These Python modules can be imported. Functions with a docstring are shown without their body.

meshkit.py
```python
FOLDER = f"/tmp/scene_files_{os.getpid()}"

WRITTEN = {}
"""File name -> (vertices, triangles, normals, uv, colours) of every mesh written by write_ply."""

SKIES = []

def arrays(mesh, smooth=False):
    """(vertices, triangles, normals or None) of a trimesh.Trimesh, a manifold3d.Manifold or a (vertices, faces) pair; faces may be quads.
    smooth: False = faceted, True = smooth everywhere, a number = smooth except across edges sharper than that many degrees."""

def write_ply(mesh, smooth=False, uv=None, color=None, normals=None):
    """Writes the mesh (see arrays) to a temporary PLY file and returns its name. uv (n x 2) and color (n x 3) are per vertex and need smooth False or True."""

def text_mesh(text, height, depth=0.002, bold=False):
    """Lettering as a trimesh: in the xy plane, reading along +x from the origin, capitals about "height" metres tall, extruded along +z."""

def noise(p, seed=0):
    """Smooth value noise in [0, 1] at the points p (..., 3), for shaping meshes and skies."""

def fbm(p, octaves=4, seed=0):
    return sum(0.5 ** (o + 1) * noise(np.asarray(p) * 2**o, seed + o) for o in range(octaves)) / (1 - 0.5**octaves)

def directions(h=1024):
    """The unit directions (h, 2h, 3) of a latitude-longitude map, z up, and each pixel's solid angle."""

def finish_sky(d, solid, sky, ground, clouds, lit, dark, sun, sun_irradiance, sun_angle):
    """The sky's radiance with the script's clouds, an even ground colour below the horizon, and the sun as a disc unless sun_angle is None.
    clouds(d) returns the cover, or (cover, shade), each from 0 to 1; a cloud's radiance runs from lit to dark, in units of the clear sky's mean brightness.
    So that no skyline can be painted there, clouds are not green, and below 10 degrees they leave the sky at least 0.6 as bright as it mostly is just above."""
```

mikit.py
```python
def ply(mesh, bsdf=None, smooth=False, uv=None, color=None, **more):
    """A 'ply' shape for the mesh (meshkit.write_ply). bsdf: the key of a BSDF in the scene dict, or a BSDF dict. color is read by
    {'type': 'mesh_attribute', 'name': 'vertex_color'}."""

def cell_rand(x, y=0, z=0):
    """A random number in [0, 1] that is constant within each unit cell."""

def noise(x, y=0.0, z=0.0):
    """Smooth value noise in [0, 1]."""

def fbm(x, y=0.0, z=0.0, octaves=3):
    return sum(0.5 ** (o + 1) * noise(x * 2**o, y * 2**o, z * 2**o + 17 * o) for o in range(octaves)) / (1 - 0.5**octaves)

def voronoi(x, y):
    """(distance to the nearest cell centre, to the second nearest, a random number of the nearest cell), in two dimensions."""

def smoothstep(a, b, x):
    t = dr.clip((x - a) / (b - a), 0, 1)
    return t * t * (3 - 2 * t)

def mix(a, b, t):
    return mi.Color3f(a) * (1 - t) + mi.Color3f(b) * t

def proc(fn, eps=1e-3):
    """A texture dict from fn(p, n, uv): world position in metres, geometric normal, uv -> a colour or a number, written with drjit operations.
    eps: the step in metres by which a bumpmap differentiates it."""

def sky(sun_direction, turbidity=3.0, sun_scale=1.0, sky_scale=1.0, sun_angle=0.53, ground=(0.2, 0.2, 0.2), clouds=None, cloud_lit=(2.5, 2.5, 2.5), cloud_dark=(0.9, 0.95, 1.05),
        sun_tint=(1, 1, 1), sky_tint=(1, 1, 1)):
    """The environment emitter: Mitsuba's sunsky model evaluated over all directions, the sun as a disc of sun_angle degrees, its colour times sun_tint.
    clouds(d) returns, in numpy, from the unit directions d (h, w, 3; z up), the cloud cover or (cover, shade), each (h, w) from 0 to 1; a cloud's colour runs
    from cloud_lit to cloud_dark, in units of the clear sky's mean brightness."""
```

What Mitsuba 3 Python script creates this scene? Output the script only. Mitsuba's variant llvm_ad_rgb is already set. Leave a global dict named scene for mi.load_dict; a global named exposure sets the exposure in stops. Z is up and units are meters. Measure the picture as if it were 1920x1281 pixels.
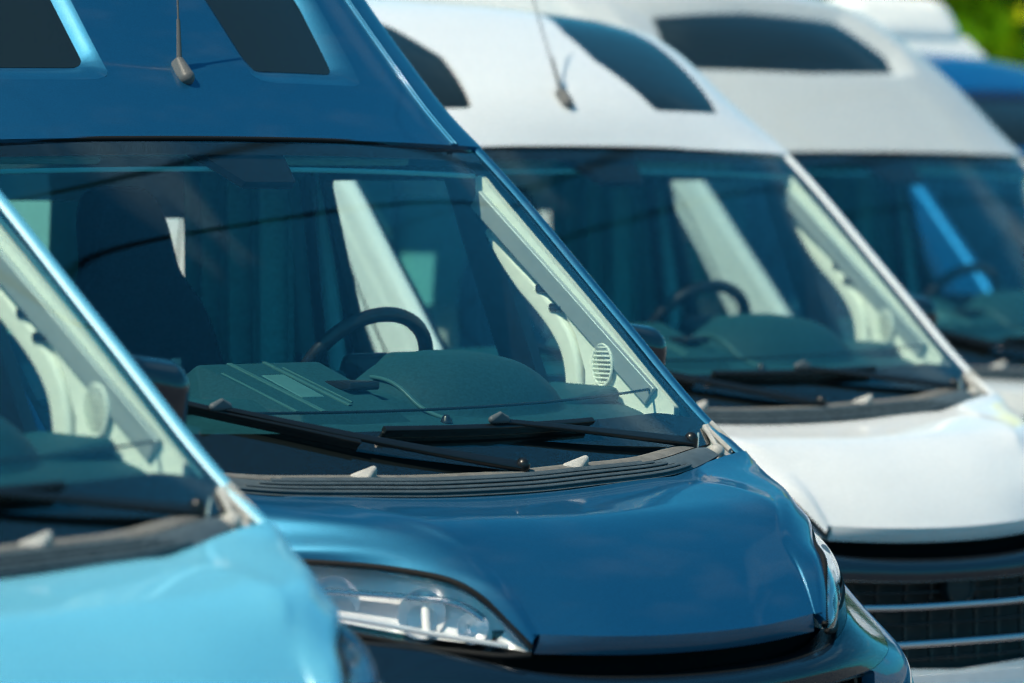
import math
import numpy as np, trimesh, drjit as dr, mitsuba as mi, mikit, meshkit
from scipy.interpolate import CubicSpline, PchipInterpolator
from scipy.ndimage import map_coordinates
from scipy.spatial import Delaunay
from shapely.geometry import Polygon, Point
from shapely import contains_xy
import manifold3d as m3

T4 = mi.ScalarTransform4f
scene, labels = {}, {}

# ------------------------------------------------------------------ camera, sky, exposure
CAM = np.array([7.6484, -6.6982, 1.8597])
FWD = np.array([-0.76569355, 0.64249318, -0.03026391])
FOCUS = 10.95
scene['camera'] = {'type': 'thinlens', 'fov': 12.177, 'fov_axis': 'x', 'near_clip': 0.1, 'far_clip': 2000.0,
                   'aperture_radius': 0.034, 'focus_distance': FOCUS,
                   'to_world': T4().look_at(origin=CAM.tolist(), target=(CAM + FWD).tolist(), up=[0, 0, 1])}


def cloud_cover(d):
    q = d / np.maximum(d[..., 2:3] + 0.18, 0.08)
    n = meshkit.fbm(q * np.array([2.6, 5.2, 0.0]) + 3.7, 6, 4)
    c = np.clip((n - 0.60) / 0.12, 0, 1)
    return c * 0.6, np.clip((n - 0.66) * 2.0, 0, 0.5)


scene['sky'] = mikit.sky([0.06, -0.60, 0.80], turbidity=3.0, sun_angle=0.6, clouds=cloud_cover, sun_scale=1.15,
                         cloud_lit=(1.4, 2.2, 2.5), cloud_dark=(0.8, 1.2, 1.4), sky_tint=(0.21, 1.04, 1.04), sun_tint=(0.95, 1.0, 1.03))
exposure = 1.75


# ------------------------------------------------------------------ mesh helpers
def oriented(m, out):
    """flip so that the mean normal points along out"""
    v, f = np.asarray(m.vertices), np.asarray(m.faces)
    n = np.cross(v[f[:, 1]] - v[f[:, 0]], v[f[:, 2]] - v[f[:, 0]]).sum(0)
    if n @ np.asarray(out, float) < 0:
        f = f[:, ::-1]
    return trimesh.Trimesh(v, f, process=False)


def cat(*ms):
    return trimesh.util.concatenate(list(ms))


def mirror(m):
    v = np.array(m.vertices) * [1, -1, 1]
    return trimesh.Trimesh(v, np.asarray(m.faces)[:, ::-1], process=False)


class Net:
    """A smooth surface through a net of points (rows, columns); u and v count rows and columns."""

    def __init__(self, P, sym=False, res=14):
        P = np.asarray(P, float)
        if sym:
            P = np.concatenate([P[:, :0:-1] * [1, -1, 1], P], 1)
        self.off = (P.shape[1] - 1) // 2 if sym else 0
        R, C = P.shape[:2]
        self.res = res

        def along(Q, n, ax):
            d = np.linalg.norm(np.diff(Q, axis=ax), axis=-1).mean(1 - ax)
            t = np.concatenate([[0], np.cumsum(np.maximum(d, 1e-4))])
            if n == 2:
                return lambda s: t[-1] * np.asarray(s), t
            return PchipInterpolator(np.arange(n), t), t

        fu, tu = along(P, R, 0)
        fv, tv = along(P, C, 1)
        su, sv = np.linspace(0, R - 1, (R - 1) * res + 1), np.linspace(0, C - 1, (C - 1) * res + 1)
        A = CubicSpline(tu, P, axis=0, bc_type='natural')(fu(su)) if R > 2 else P[0] + (P[1] - P[0]) * su[:, None, None]
        if C > 2:
            A = CubicSpline(tv, A, axis=1, bc_type='natural')(fv(sv))
        else:
            A = A[:, :1] + (A[:, 1:] - A[:, :1]) * sv[None, :, None]
        self.G = A
        self.R, self.C = R, C

    def __call__(self, u, v):
        u, v = np.broadcast_arrays(np.asarray(u, float), np.asarray(v, float))
        c = np.stack([u.ravel() * self.res, (v.ravel() + self.off) * self.res])
        return np.stack([map_coordinates(self.G[..., k], c, order=1, mode='nearest') for k in range(3)], -1).reshape(u.shape + (3,))

    def normal(self, u, v, out=(1, 0, 1)):
        e = 0.04
        a, b = self(u + e, v) - self(u - e, v), self(u, v + e) - self(u, v - e)
        n = np.cross(a, b)
        n /= np.maximum(np.linalg.norm(n, axis=-1, keepdims=True), 1e-12)
        s = np.sign((n * np.asarray(out, float)).sum(-1, keepdims=True))
        return n * np.where(s == 0, 1, s)

    def grid(self, u0, u1, v0, v1, nu, nv, out=(1, 0, 1)):
        u, v = np.meshgrid(np.linspace(u0, u1, nu + 1), np.linspace(v0, v1, nv + 1), indexing='ij')
        p = self(u, v).reshape(-1, 3)
        i = np.arange(nu)[:, None] * (nv + 1) + np.arange(nv)[None]
        q = np.stack([i, i + 1, i + nv + 2, i + nv + 1], -1).reshape(-1, 4)
        f = np.vstack([q[:, [0, 1, 2]], q[:, [0, 2, 3]]])
        return oriented(trimesh.Trimesh(p, f, process=False), out)

    def panel(self, poly, h=0.15, out=(1, 0, 1), depth=0.0, su=1.0, sv=1.0):
        """the part of the surface inside a (u, v) polygon, sunk by depth along the normal"""
        uv, f = poly_tri(poly, h, su, sv)
        p = self(uv[:, 0], uv[:, 1])
        if depth:
            p = p - self.normal(uv[:, 0], uv[:, 1], out) * depth
        return oriented(trimesh.Trimesh(p, f, process=False), out)


def poly_tri(poly, h, su=1.0, sv=1.0):
    poly = poly if isinstance(poly, Polygon) else Polygon(poly)
    S = np.array([su, sv])

    def ring(r):
        c = np.asarray(r.coords) * S
        out = []
        for a, b in zip(c[:-1], c[1:]):
            n = max(1, int(math.ceil(np.linalg.norm(b - a) / h)))
            out += [a + (b - a) * k / n for k in range(n)]
        return out

    sp = Polygon(np.asarray(poly.exterior.coords) * S, [np.asarray(r.coords) * S for r in poly.interiors])
    pts = ring(poly.exterior)
    for r in poly.interiors:
        pts += ring(r)
    x0, y0, x1, y1 = sp.bounds
    gx, gy = np.meshgrid(np.arange(x0, x1, h) + h * 0.37, np.arange(y0, y1, h) + h * 0.41)
    inner = sp.buffer(-h * 0.45)
    g = np.stack([gx.ravel(), gy.ravel()], 1)
    if not inner.is_empty:
        g = g[contains_xy(inner, g[:, 0], g[:, 1])]
        pts = np.vstack([pts, g])
    pts = np.asarray(pts)
    f = Delaunay(pts).simplices
    c = pts[f].mean(1)
    ar = np.abs(np.cross(pts[f[:, 1]] - pts[f[:, 0]], pts[f[:, 2]] - pts[f[:, 0]]))
    f = f[contains_xy(sp, c[:, 0], c[:, 1]) & (ar > 1e-10)]
    return pts / S, f


def rounded(pts, r, n=5):
    """polygon with rounded corners"""
    p = Polygon(pts)
    return p.buffer(-r, join_style=2).buffer(r, quad_segs=n)


def flange(m, d=0.018):
    """turn the open edges of a panel inwards, as pressed sheet metal"""
    m = trimesh.Trimesh(m.vertices, m.faces, process=False)
    m.merge_vertices(merge_norm=True, merge_tex=True)
    e = np.sort(m.edges, 1)
    u, idx, cnt = np.unique(e, axis=0, return_index=True, return_counts=True)
    b = m.edges[idx[cnt == 1]]
    vn = np.zeros_like(m.vertices)
    f = m.faces
    fn = np.cross(m.vertices[f[:, 1]] - m.vertices[f[:, 0]], m.vertices[f[:, 2]] - m.vertices[f[:, 0]])
    for k in range(3):
        np.add.at(vn, f[:, k], fn)
    vn /= np.maximum(np.linalg.norm(vn, axis=1, keepdims=True), 1e-12)
    bv = np.unique(b)
    new = {v: i + len(m.vertices) for i, v in enumerate(bv)}
    v2 = m.vertices[bv] - vn[bv] * d
    ff = []
    for a, c in b:
        ff += [[c, a, new[a]], [c, new[a], new[c]]]
    return trimesh.Trimesh(np.vstack([m.vertices, v2]), np.vstack([m.faces, ff]), process=False)


def solid(m, t):
    """give a sheet a thickness t inwards (both faces and the rim)"""
    a = flange(m, t)
    m0 = trimesh.Trimesh(m.vertices, m.faces, process=False)
    m0.merge_vertices(merge_norm=True, merge_tex=True)
    f = m0.faces
    vn = np.zeros_like(m0.vertices)
    fn = np.cross(m0.vertices[f[:, 1]] - m0.vertices[f[:, 0]], m0.vertices[f[:, 2]] - m0.vertices[f[:, 0]])
    for k in range(3):
        np.add.at(vn, f[:, k], fn)
    vn /= np.maximum(np.linalg.norm(vn, axis=1, keepdims=True), 1e-12)
    return cat(a, trimesh.Trimesh(m0.vertices - vn * t, f[:, ::-1], process=False))


def smooth_path(pts, n):
    pts = np.asarray(pts, float)
    if len(pts) < 3:
        return pts[0] + (pts[-1] - pts[0]) * np.linspace(0, 1, n)[:, None]
    t = np.concatenate([[0], np.cumsum(np.linalg.norm(np.diff(pts, axis=0), axis=1))])
    return CubicSpline(t, pts, bc_type='natural')(np.linspace(0, t[-1], n))


def sweep(path, prof, closed=False, up=(0, 0, 1), scale=None, caps=True):
    """sweep a closed 2-d profile (k, 2) along a path; profile x = side, y = up"""
    path, prof = np.asarray(path, float), np.asarray(prof, float)
    n, k = len(path), len(prof)
    if closed:
        tan = np.roll(path, -1, 0) - np.roll(path, 1, 0)
    else:
        tan = np.gradient(path, axis=0)
    tan /= np.linalg.norm(tan, axis=1, keepdims=True)
    up = np.broadcast_to(np.asarray(up, float), (n, 3))
    side = np.cross(tan, up)
    side /= np.maximum(np.linalg.norm(side, axis=1, keepdims=True), 1e-9)
    upp = np.cross(side, tan)
    sc = np.ones(n) if scale is None else np.asarray(scale, float)
    v = path[:, None] + (side[:, None] * prof[None, :, :1] + upp[:, None] * prof[None, :, 1:]) * sc[:, None, None]
    v = v.reshape(-1, 3)
    f = []
    for i in range(n if closed else n - 1):
        j = (i + 1) % n
        a, b = np.arange(k) + i * k, np.arange(k) + j * k
        a2, b2 = np.roll(a, -1), np.roll(b, -1)
        f.append(np.stack([a, a2, b2], 1))
        f.append(np.stack([a, b2, b], 1))
    f = np.vstack(f)
    if caps and not closed:
        c0, c1 = len(v), len(v) + 1
        v = np.vstack([v, path[:1], path[-1:]])
        a = np.arange(k)
        f = np.vstack([f, np.stack([a * 0 + c0, np.roll(a, -1), a], 1), np.stack([a * 0 + c1, a + (n - 1) * k, np.roll(a, -1) + (n - 1) * k], 1)])
    m = trimesh.Trimesh(v, f, process=False)
    if m.volume < 0:
        m = trimesh.Trimesh(v, f[:, ::-1], process=False)
    return m


def circle(r, n=12, ry=None):
    a = np.arange(n) / n * 2 * math.pi
    return np.stack([np.cos(a) * r, np.sin(a) * (r if ry is None else ry)], 1)


def rrect(w, h, r, n=3):
    p = Polygon([(-w / 2, -h / 2), (w / 2, -h / 2), (w / 2, h / 2), (-w / 2, h / 2)]).buffer(-r).buffer(r, quad_segs=n)
    return np.asarray(p.exterior.coords)[:-1][::-1]


def tube(pts, r, n=10, smooth=0, scale=None):
    p = smooth_path(pts, smooth) if smooth else np.asarray(pts, float)
    d = np.abs((p[-1] - p[0]) / max(np.linalg.norm(p[-1] - p[0]), 1e-9))
    up = np.eye(3)[int(np.argmin(d))]
    return sweep(p, circle(r, n), up=up, scale=scale)


def rbox(size, r=0.01, at=(0, 0, 0), seg=1):
    """box with rounded edges"""
    s = np.asarray(size, float) / 2 - r
    ball = trimesh.creation.icosphere(subdivisions=seg, radius=r).vertices
    pts = np.vstack([ball + s * [a, b, c] for a in (-1, 1) for b in (-1, 1) for c in (-1, 1)])
    m = trimesh.convex.convex_hull(pts)
    m.apply_translation(at)
    return m


def hull(pts_r, seg=1):
    """hull of balls: [(x, y, z, r), ...]"""
    ball = trimesh.creation.icosphere(subdivisions=seg, radius=1.0).vertices
    return trimesh.convex.convex_hull(np.vstack([ball * p[3] + np.asarray(p[:3]) for p in pts_r]))


def plate_xz(poly, y0, y1, h=0.05):
    """upright plate in the x-z plane between y0 and y1"""
    poly = poly if isinstance(poly, Polygon) else Polygon(poly)
    m = trimesh.creation.extrude_polygon(poly, abs(y1 - y0), engine='earcut')
    v = np.array(m.vertices)
    w = np.stack([v[:, 0], min(y0, y1) + v[:, 2], v[:, 1]], 1)
    m = trimesh.Trimesh(w, m.faces, process=False)
    if m.volume < 0:
        m.invert()
    return m


def lathe(prof, n=32, axis='y', at=(0, 0, 0)):
    m = trimesh.creation.revolve(np.asarray(prof, float), sections=n)
    v = np.array(m.vertices)
    if axis == 'y':
        v = v[:, [0, 2, 1]]
    if axis == 'x':
        v = v[:, [2, 0, 1]]
    m = trimesh.Trimesh(v + np.asarray(at, float), m.faces, process=False)
    if m.is_watertight and m.volume < 0:
        m.invert()
    return m


# ------------------------------------------------------------------ materials
def rgb(*c):
    return {'type': 'rgb', 'value': list(c)}


def two(b):
    return {'type': 'twosided', 'b': b}


def paint(name, c, flake_c=None, rough=0.36, share=0.5, dust=0.05):
    """car paint: a rough metal flake layer blended with a smooth clear-coated colour"""
    c = tuple(c)

    def tint(base):
        def col(p, n, uv):
            g = mikit.noise(p.x * 700, p.y * 700, p.z * 700)
            d = mikit.smoothstep(0.45, 0.9, mikit.fbm(p.x * 7, p.y * 7, p.z * 22, 4)) * dust
            return mikit.mix(mi.Color3f(base) * (1 + 0.35 * (g - 0.5)), (0.34, 0.34, 0.32), d)
        return mikit.proc(col)
    coat = {'type': 'principled', 'base_color': tint(c), 'roughness': 0.05, 'specular': 1.0, 'clearcoat': 1.0, 'clearcoat_gloss': 0.98}
    if flake_c is None:
        scene[name] = two(coat)
    else:
        flakes = {'type': 'principled', 'base_color': tint(tuple(flake_c)), 'metallic': 1.0, 'roughness': rough}
        scene[name] = two({'type': 'blendbsdf', 'weight': share, 'a': coat, 'b': flakes})


def plain(name, c, rough=0.5, metallic=0.0, spec=0.4, var=0.12, freq=40.0):
    c = tuple(c)

    def col(p, n, uv):
        g = mikit.fbm(p.x * freq, p.y * freq, p.z * freq, 3)
        return mi.Color3f(c) * (1 + var * (g - 0.5) * 2)

    scene[name] = two({'type': 'principled', 'base_color': mikit.proc(col) if var else rgb(*c), 'metallic': metallic, 'roughness': rough, 'specular': spec})


paint('paint_blue', (0.001, 0.042, 0.105), (0.040, 0.24, 0.42), rough=0.50, share=0.42, dust=0.04)
paint('paint_light_blue', (0.12, 0.56, 0.76), (0.70, 0.86, 0.95), rough=0.46, share=0.42, dust=0.02)
paint('paint_white', (0.61, 0.64, 0.66), dust=0.05)
paint('paint_pale_grey', (0.43, 0.46, 0.465), dust=0.06)
paint('paint_mid_blue', (0.002, 0.08, 0.24), (0.006, 0.18, 0.45), rough=0.4, share=0.4, dust=0.02)
plain('gloss_black', (0.004, 0.012, 0.024), rough=0.07, spec=0.7, var=0)
plain('grille_grey', (0.014, 0.018, 0.020), rough=0.6, var=0.2)
plain('trim_black', (0.006, 0.008, 0.010), rough=0.32, spec=0.5, var=0.2)
plain('trim_grey', (0.060, 0.082, 0.096), rough=0.55, var=0.25)
plain('cowl_grey', (0.11, 0.112, 0.108), rough=0.75, var=0.35, freq=60)
plain('speaker_cloth', (0.34, 0.36, 0.33), rough=0.8, var=0.1)
plain('pale_plastic', (0.36, 0.36, 0.345), rough=0.6, var=0.3, freq=50)
plain('aerial_grey', (0.09, 0.095, 0.098), rough=0.5, var=0.1)
plain('cream_trim', (0.84, 0.85, 0.76), rough=0.6, var=0.05)
plain('rail_grey', (0.42, 0.47, 0.48), rough=0.35, metallic=0.3, var=0.05)
plain('dash_grey', (0.006, 0.044, 0.060), rough=0.7, spec=0.15, var=0.2, freq=200)
plain('dash_strip', (0.028, 0.095, 0.105), rough=0.35, var=0.1)
plain('dash_light', (0.045, 0.135, 0.15), rough=0.35, var=0.1)
plain('seat_cloth', (0.014, 0.018, 0.026), rough=0.9, spec=0.1, var=0.35, freq=260)
plain('curtain_cloth', (0.12, 0.52, 0.55), rough=0.9, spec=0.1, var=0.2, freq=120)
plain('headliner', (0.14, 0.44, 0.48), rough=0.9, spec=0.1, var=0.1)
plain('cabinet', (0.14, 0.44, 0.47), rough=0.5, var=0.1)
plain('rubber', (0.007, 0.008, 0.009), rough=0.7, spec=0.2, var=0.2)
plain('label_white', (0.5, 0.52, 0.5), rough=0.6, var=0)
plain('silver_grey', (0.56, 0.57, 0.57), metallic=0.5, rough=0.3, var=0.08)
plain('dark_glass', (0.010, 0.018, 0.022), rough=0.09, spec=0.5, var=0)
plain('frit_black', (0.004, 0.005, 0.006), rough=0.8, spec=0.1, var=0)
plain('plastic_white', (0.78, 0.78, 0.76), rough=0.4, var=0.04)
plain('floor_grey', (0.10, 0.10, 0.10), rough=0.8, var=0.2)
plain('lamp_silver', (0.72, 0.75, 0.78), metallic=0.35, rough=0.3, var=0.04)
plain('bowl_silver', (0.82, 0.86, 0.90), metallic=0.5, rough=0.3, var=0.04)
scene['chrome'] = two({'type': 'roughconductor', 'material': 'Cr', 'alpha': 0.06})
scene['mirror_silver'] = two({'type': 'roughconductor', 'material': 'Al', 'alpha': 0.10})
scene['mirror_glass'] = two({'type': 'roughconductor', 'material': 'Ag', 'alpha': 0.01})
scene['windshield_glass'] = {'type': 'thindielectric', 'int_ior': 1.5, 'ext_ior': 1.0, 'specular_transmittance': rgb(0.88, 1.0, 0.96)}
scene['side_glass'] = {'type': 'thindielectric', 'int_ior': 1.5, 'ext_ior': 1.0, 'specular_transmittance': rgb(0.80, 0.99, 0.96)}
scene['lens_clear'] = {'type': 'thindielectric', 'int_ior': 1.5, 'ext_ior': 1.0}

# ------------------------------------------------------------------ the van: surfaces in its own frame (x ahead, y to its left, z up)
# outer line of the windscreen pillar, by height
PZ = np.array([1.267, 1.342, 1.518, 1.665, 1.818, 1.975])
PX = np.array([-0.660, -0.765, -0.965, -1.130, -1.300, -1.491])
PY = np.array([0.970, 0.959, 0.934, 0.914, 0.892, 0.870])
pill_x, pill_y = CubicSpline(PZ, PX), CubicSpline(PZ, PY)

def crisp(rows, c):
    """tighten the fold along column c of a net with a close neighbour on either side"""
    P = np.array(rows, float)
    a = P[:, c - 1] + (P[:, c] - P[:, c - 1]) * .86
    b = P[:, c] + (P[:, c + 1] - P[:, c]) * .35
    return np.concatenate([P[:, :c], a[:, None], P[:, c:c + 1], b[:, None], P[:, c + 1:]], 1)


HOOD = Net(crisp([   # clamshell bonnet: centre, mid, crease, shoulder ... upper edge of the headlight
    [(-.405, 0, 1.205), (-.420, .29, 1.212), (-.450, .580, 1.226), (-.535, .770, 1.252), (-.600, .925, 1.266), (-.645, .975, 1.246), (-.70, .992, 1.18)],
    [(-.260, 0, 1.199), (-.268, .28, 1.206), (-.290, .555, 1.220), (-.345, .740, 1.224), (-.428, .876, 1.197), (-.512, .950, 1.156), (-.56, .968, 1.12)],
    [(-.120, 0, 1.188), (-.123, .265, 1.194), (-.137, .525, 1.206), (-.190, .670, 1.200), (-.262, .772, 1.170), (-.326, .856, 1.131), (-.38, .895, 1.112)],
    [(.015, 0, 1.162), (.012, .245, 1.166), (.000, .470, 1.172), (-.022, .535, 1.164), (-.050, .600, 1.148), (-.080, .653, 1.130), (-.115, .690, 1.109)],
    [(.125, 0, 1.100), (.116, .225, 1.106), (.072, .420, 1.118), (.070, .460, 1.116), (.061, .500, 1.110), (.047, .534, 1.101), (.032, .566, 1.088)],
    [(.212, 0, 1.022), (.200, .21, 1.028), (.145, .400, 1.054), (.149, .420, 1.059), (.150, .440, 1.062), (.147, .460, 1.060), (.135, .490, 1.050)],
    [(.268, 0, .952), (.256, .20, .956), (.210, .385, .967), (.213, .394, .966), (.216, .401, .962), (.218, .407, .957), (.221, .412, .950)],
], 2), sym=True)
HOOD_LIP = Net([
    [(.268, 0, .952), (.256, .20, .956), (.210, .385, .967)],
    [(.263, 0, .933), (.251, .20, .937), (.209, .390, .948)],
    [(.252, 0, .912), (.240, .20, .916), (.203, .396, .928)],
], sym=True)
HL_TOP = np.array([(.222, .412, .940), (.166, .462, 1.018), (.113, .512, 1.069), (.043, .558, 1.089), (-.03, .615, 1.101), (-.115, .690, 1.109), (-.25, .795, 1.115), (-.38, .897, 1.112)])
HL_BOT = np.array([(.224, .416, .932), (.200, .457, .930), (.150, .512, .936), (.085, .572, .945), (.030, .638, .960), (-.045, .720, .982), (-.17, .818, 1.028), (-.38, .899, 1.104)])


def wind_rows(n=6):
    rows = []
    zs = np.linspace(1.975, 1.285, n)
    for z in zs:
        t = (1.975 - z) / (1.975 - 1.285)
        ex, ey = float(pill_x(z)) + 0.014, float(pill_y(z)) - 0.040
        cx = -1.382 + (1.382 - 0.505) * t + 0.016 * math.sin(math.pi * t)
        cz = 1.990 - (1.990 - 1.245) * t + 0.016 * math.sin(math.pi * t)
        row = []
        for f, b in ((0, 0), (.36, .12), (.70, .47), (.90, .80), (1.0, 1.0)):
            row.append((cx + (ex - cx) * b, ey * f, cz + (z - cz) * f ** 2))
        rows.append(row)
    return rows


WIND = Net(wind_rows(), sym=True)          # columns -4..4, rows 0 (top) .. 5 (bottom)


def pillar_rows():
    rows = []
    for z in np.linspace(1.975, 1.236, 9):
        x, y = float(pill_x(z)), float(pill_y(z))
        rows.append([(x + .014, y - .038, z), (x + .019, y - .026, z + .004), (x + .010, y - .006, z + .002), (x - .004, y + .003, z), (x - .05, y + .008, z - .003), (x - .10, y + .010, z - .003)])
    return rows


PILLAR = Net(pillar_rows())


def side_y(x, z):
    """half width of the body side"""
    x, z = np.asarray(x, float), np.asarray(z, float)
    y = np.interp(z, [0.25, .45, .8, 1.1, 1.262, 1.5, 1.75, 1.975, 2.3, 2.5, 2.7], [.985, 1.012, 1.022, 1.010, .985, .945, .910, .882, .850, .825, .79])
    y = y + 0.012 * np.clip((-.7 - x) / .6, 0, 1)
    return y - .125 * np.clip((x + .74) / .34, 0, 1) ** 1.6 * np.clip((z - .93) / .14, 0, 1)


def side_panel(poly, h=.06, off=0.0):
    p, f = poly_tri(poly, h)
    v = np.stack([p[:, 0], side_y(p[:, 0], p[:, 1]) + off, p[:, 1]], 1)
    return oriented(trimesh.Trimesh(v, f, process=False), (0, 1, 0))


def roof_rows(levels, back):
    """levels: (z, centre x, edge x, edge y, drop at the edge)"""
    rows = []
    for z, cx, ex, ey, drop in levels:
        b = cx - ex
        row = [(cx - b * k, ey * f, z - drop * f * f) for f, k in ((0, 0), (.35, .07), (.62, .28), (.82, .56), (.93, .80), (1.0, 1.06))]
        row += [(ex - .14, ey + .010, z - drop), (ex - .5, ey + .016, z - drop), (back, ey + .016, z - drop)]
        rows.append(row)
    return rows


BACK = -5.75
ROOF_HIGH = Net(roof_rows([(1.996, -1.388, -1.480, .868, .016), (2.08, -1.475, -1.600, .866, .016), (2.175, -1.572, -1.712, .860, .012), (2.355, -1.745, -1.885, .835, .012),
                           (2.50, -1.900, -2.02, .812, .012), (2.62, -2.080, -2.18, .780, .02), (2.70, -2.34, -2.42, .72, .03), (2.74, -2.8, -2.9, .60, .02)], BACK), sym=True)
ROOF_MID = Net(roof_rows([(1.996, -1.388, -1.480, .868, .016), (2.06, -1.430, -1.59, .865, .014), (2.15, -1.515, -1.745, .858, .012), (2.25, -1.675, -1.89, .845, .012),
                          (2.34, -1.865, -2.03, .825, .014), (2.415, -2.06, -2.18, .79, .03), (2.468, -2.36, -2.45, .70, .04), (2.49, -3.0, -3.1, .45, .03)], BACK), sym=True)

BUMPER = Net([   # rows from the top edge down
    [(.210, 0, .868), (.200, .20, .872), (.165, .40, .892), (.075, .56, .945), (-.06, .70, .985), (-.20, .810, 1.030), (-.42, .930, 1.10)],
    [(.275, 0, .865), (.265, .20, .870), (.222, .41, .893), (.125, .562, .930), (-.025, .708, .955), (-.19, .848, .990), (-.42, .985, 1.05)],
    [(.305, 0, .848), (.295, .20, .852), (.255, .42, .872), (.160, .588, .897), (.012, .738, .910), (-.16, .888, .935), (-.42, 1.008, .99)],
    [(.308, 0, .812), (.298, .20, .814), (.260, .43, .828), (.178, .62, .840), (.052, .800, .845), (-.12, .942, .858), (-.42, 1.020, .89)],
    [(.300, 0, .70), (.290, .20, .70), (.256, .43, .705), (.185, .63, .71), (.060, .810, .715), (-.10, .950, .72), (-.42, 1.026, .75)],
    [(.310, 0, .52), (.300, .20, .52), (.268, .43, .52), (.200, .63, .52), (.070, .820, .52), (-.10, .965, .52), (-.42, 1.024, .55)],
    [(.270, 0, .32), (.260, .20, .32), (.230, .43, .32), (.160, .63, .32), (.040, .810, .32), (-.12, .95, .32), (-.42, 1.00, .34)],
], sym=True)

DOOR_WINDOW = [(-1.015, 1.300), (-1.06, 1.375), (-1.30, 1.650), (-1.52, 1.875), (-1.60, 1.915), (-2.14, 1.915), (-2.03, 1.335), (-1.55, 1.30)]
COWL_FRONT = np.array([(-.405, 0, 1.205), (-.409, .15, 1.206), (-.420, .29, 1.211), (-.432, .44, 1.217), (-.450, .58, 1.226), (-.510, .73, 1.245), (-.585, .84, 1.257)])


def cowl_net():
    r = []
    for k, (dx, dz) in enumerate(((-.002, .003), (-.020, .019), (-.046, .033), (-.060, .036))):
        row = []
        for i, (x, y, z) in enumerate(COWL_FRONT):
            s = 1 - .45 * (i / 6) ** 3
            row.append((x + dx * s, y * (1 - .012 * k), z + dz * s))
        r.append(row)
    return r


COWL = Net(cowl_net(), sym=True)           # rows 0 (at the bonnet) .. 3 (rear), columns -6..6

MESH = {}


def mesh(mid, fn, smooth=30):
    if mid not in MESH:
        MESH[mid] = mikit.ply(fn(), None, smooth=smooth)
    return MESH[mid]


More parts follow.
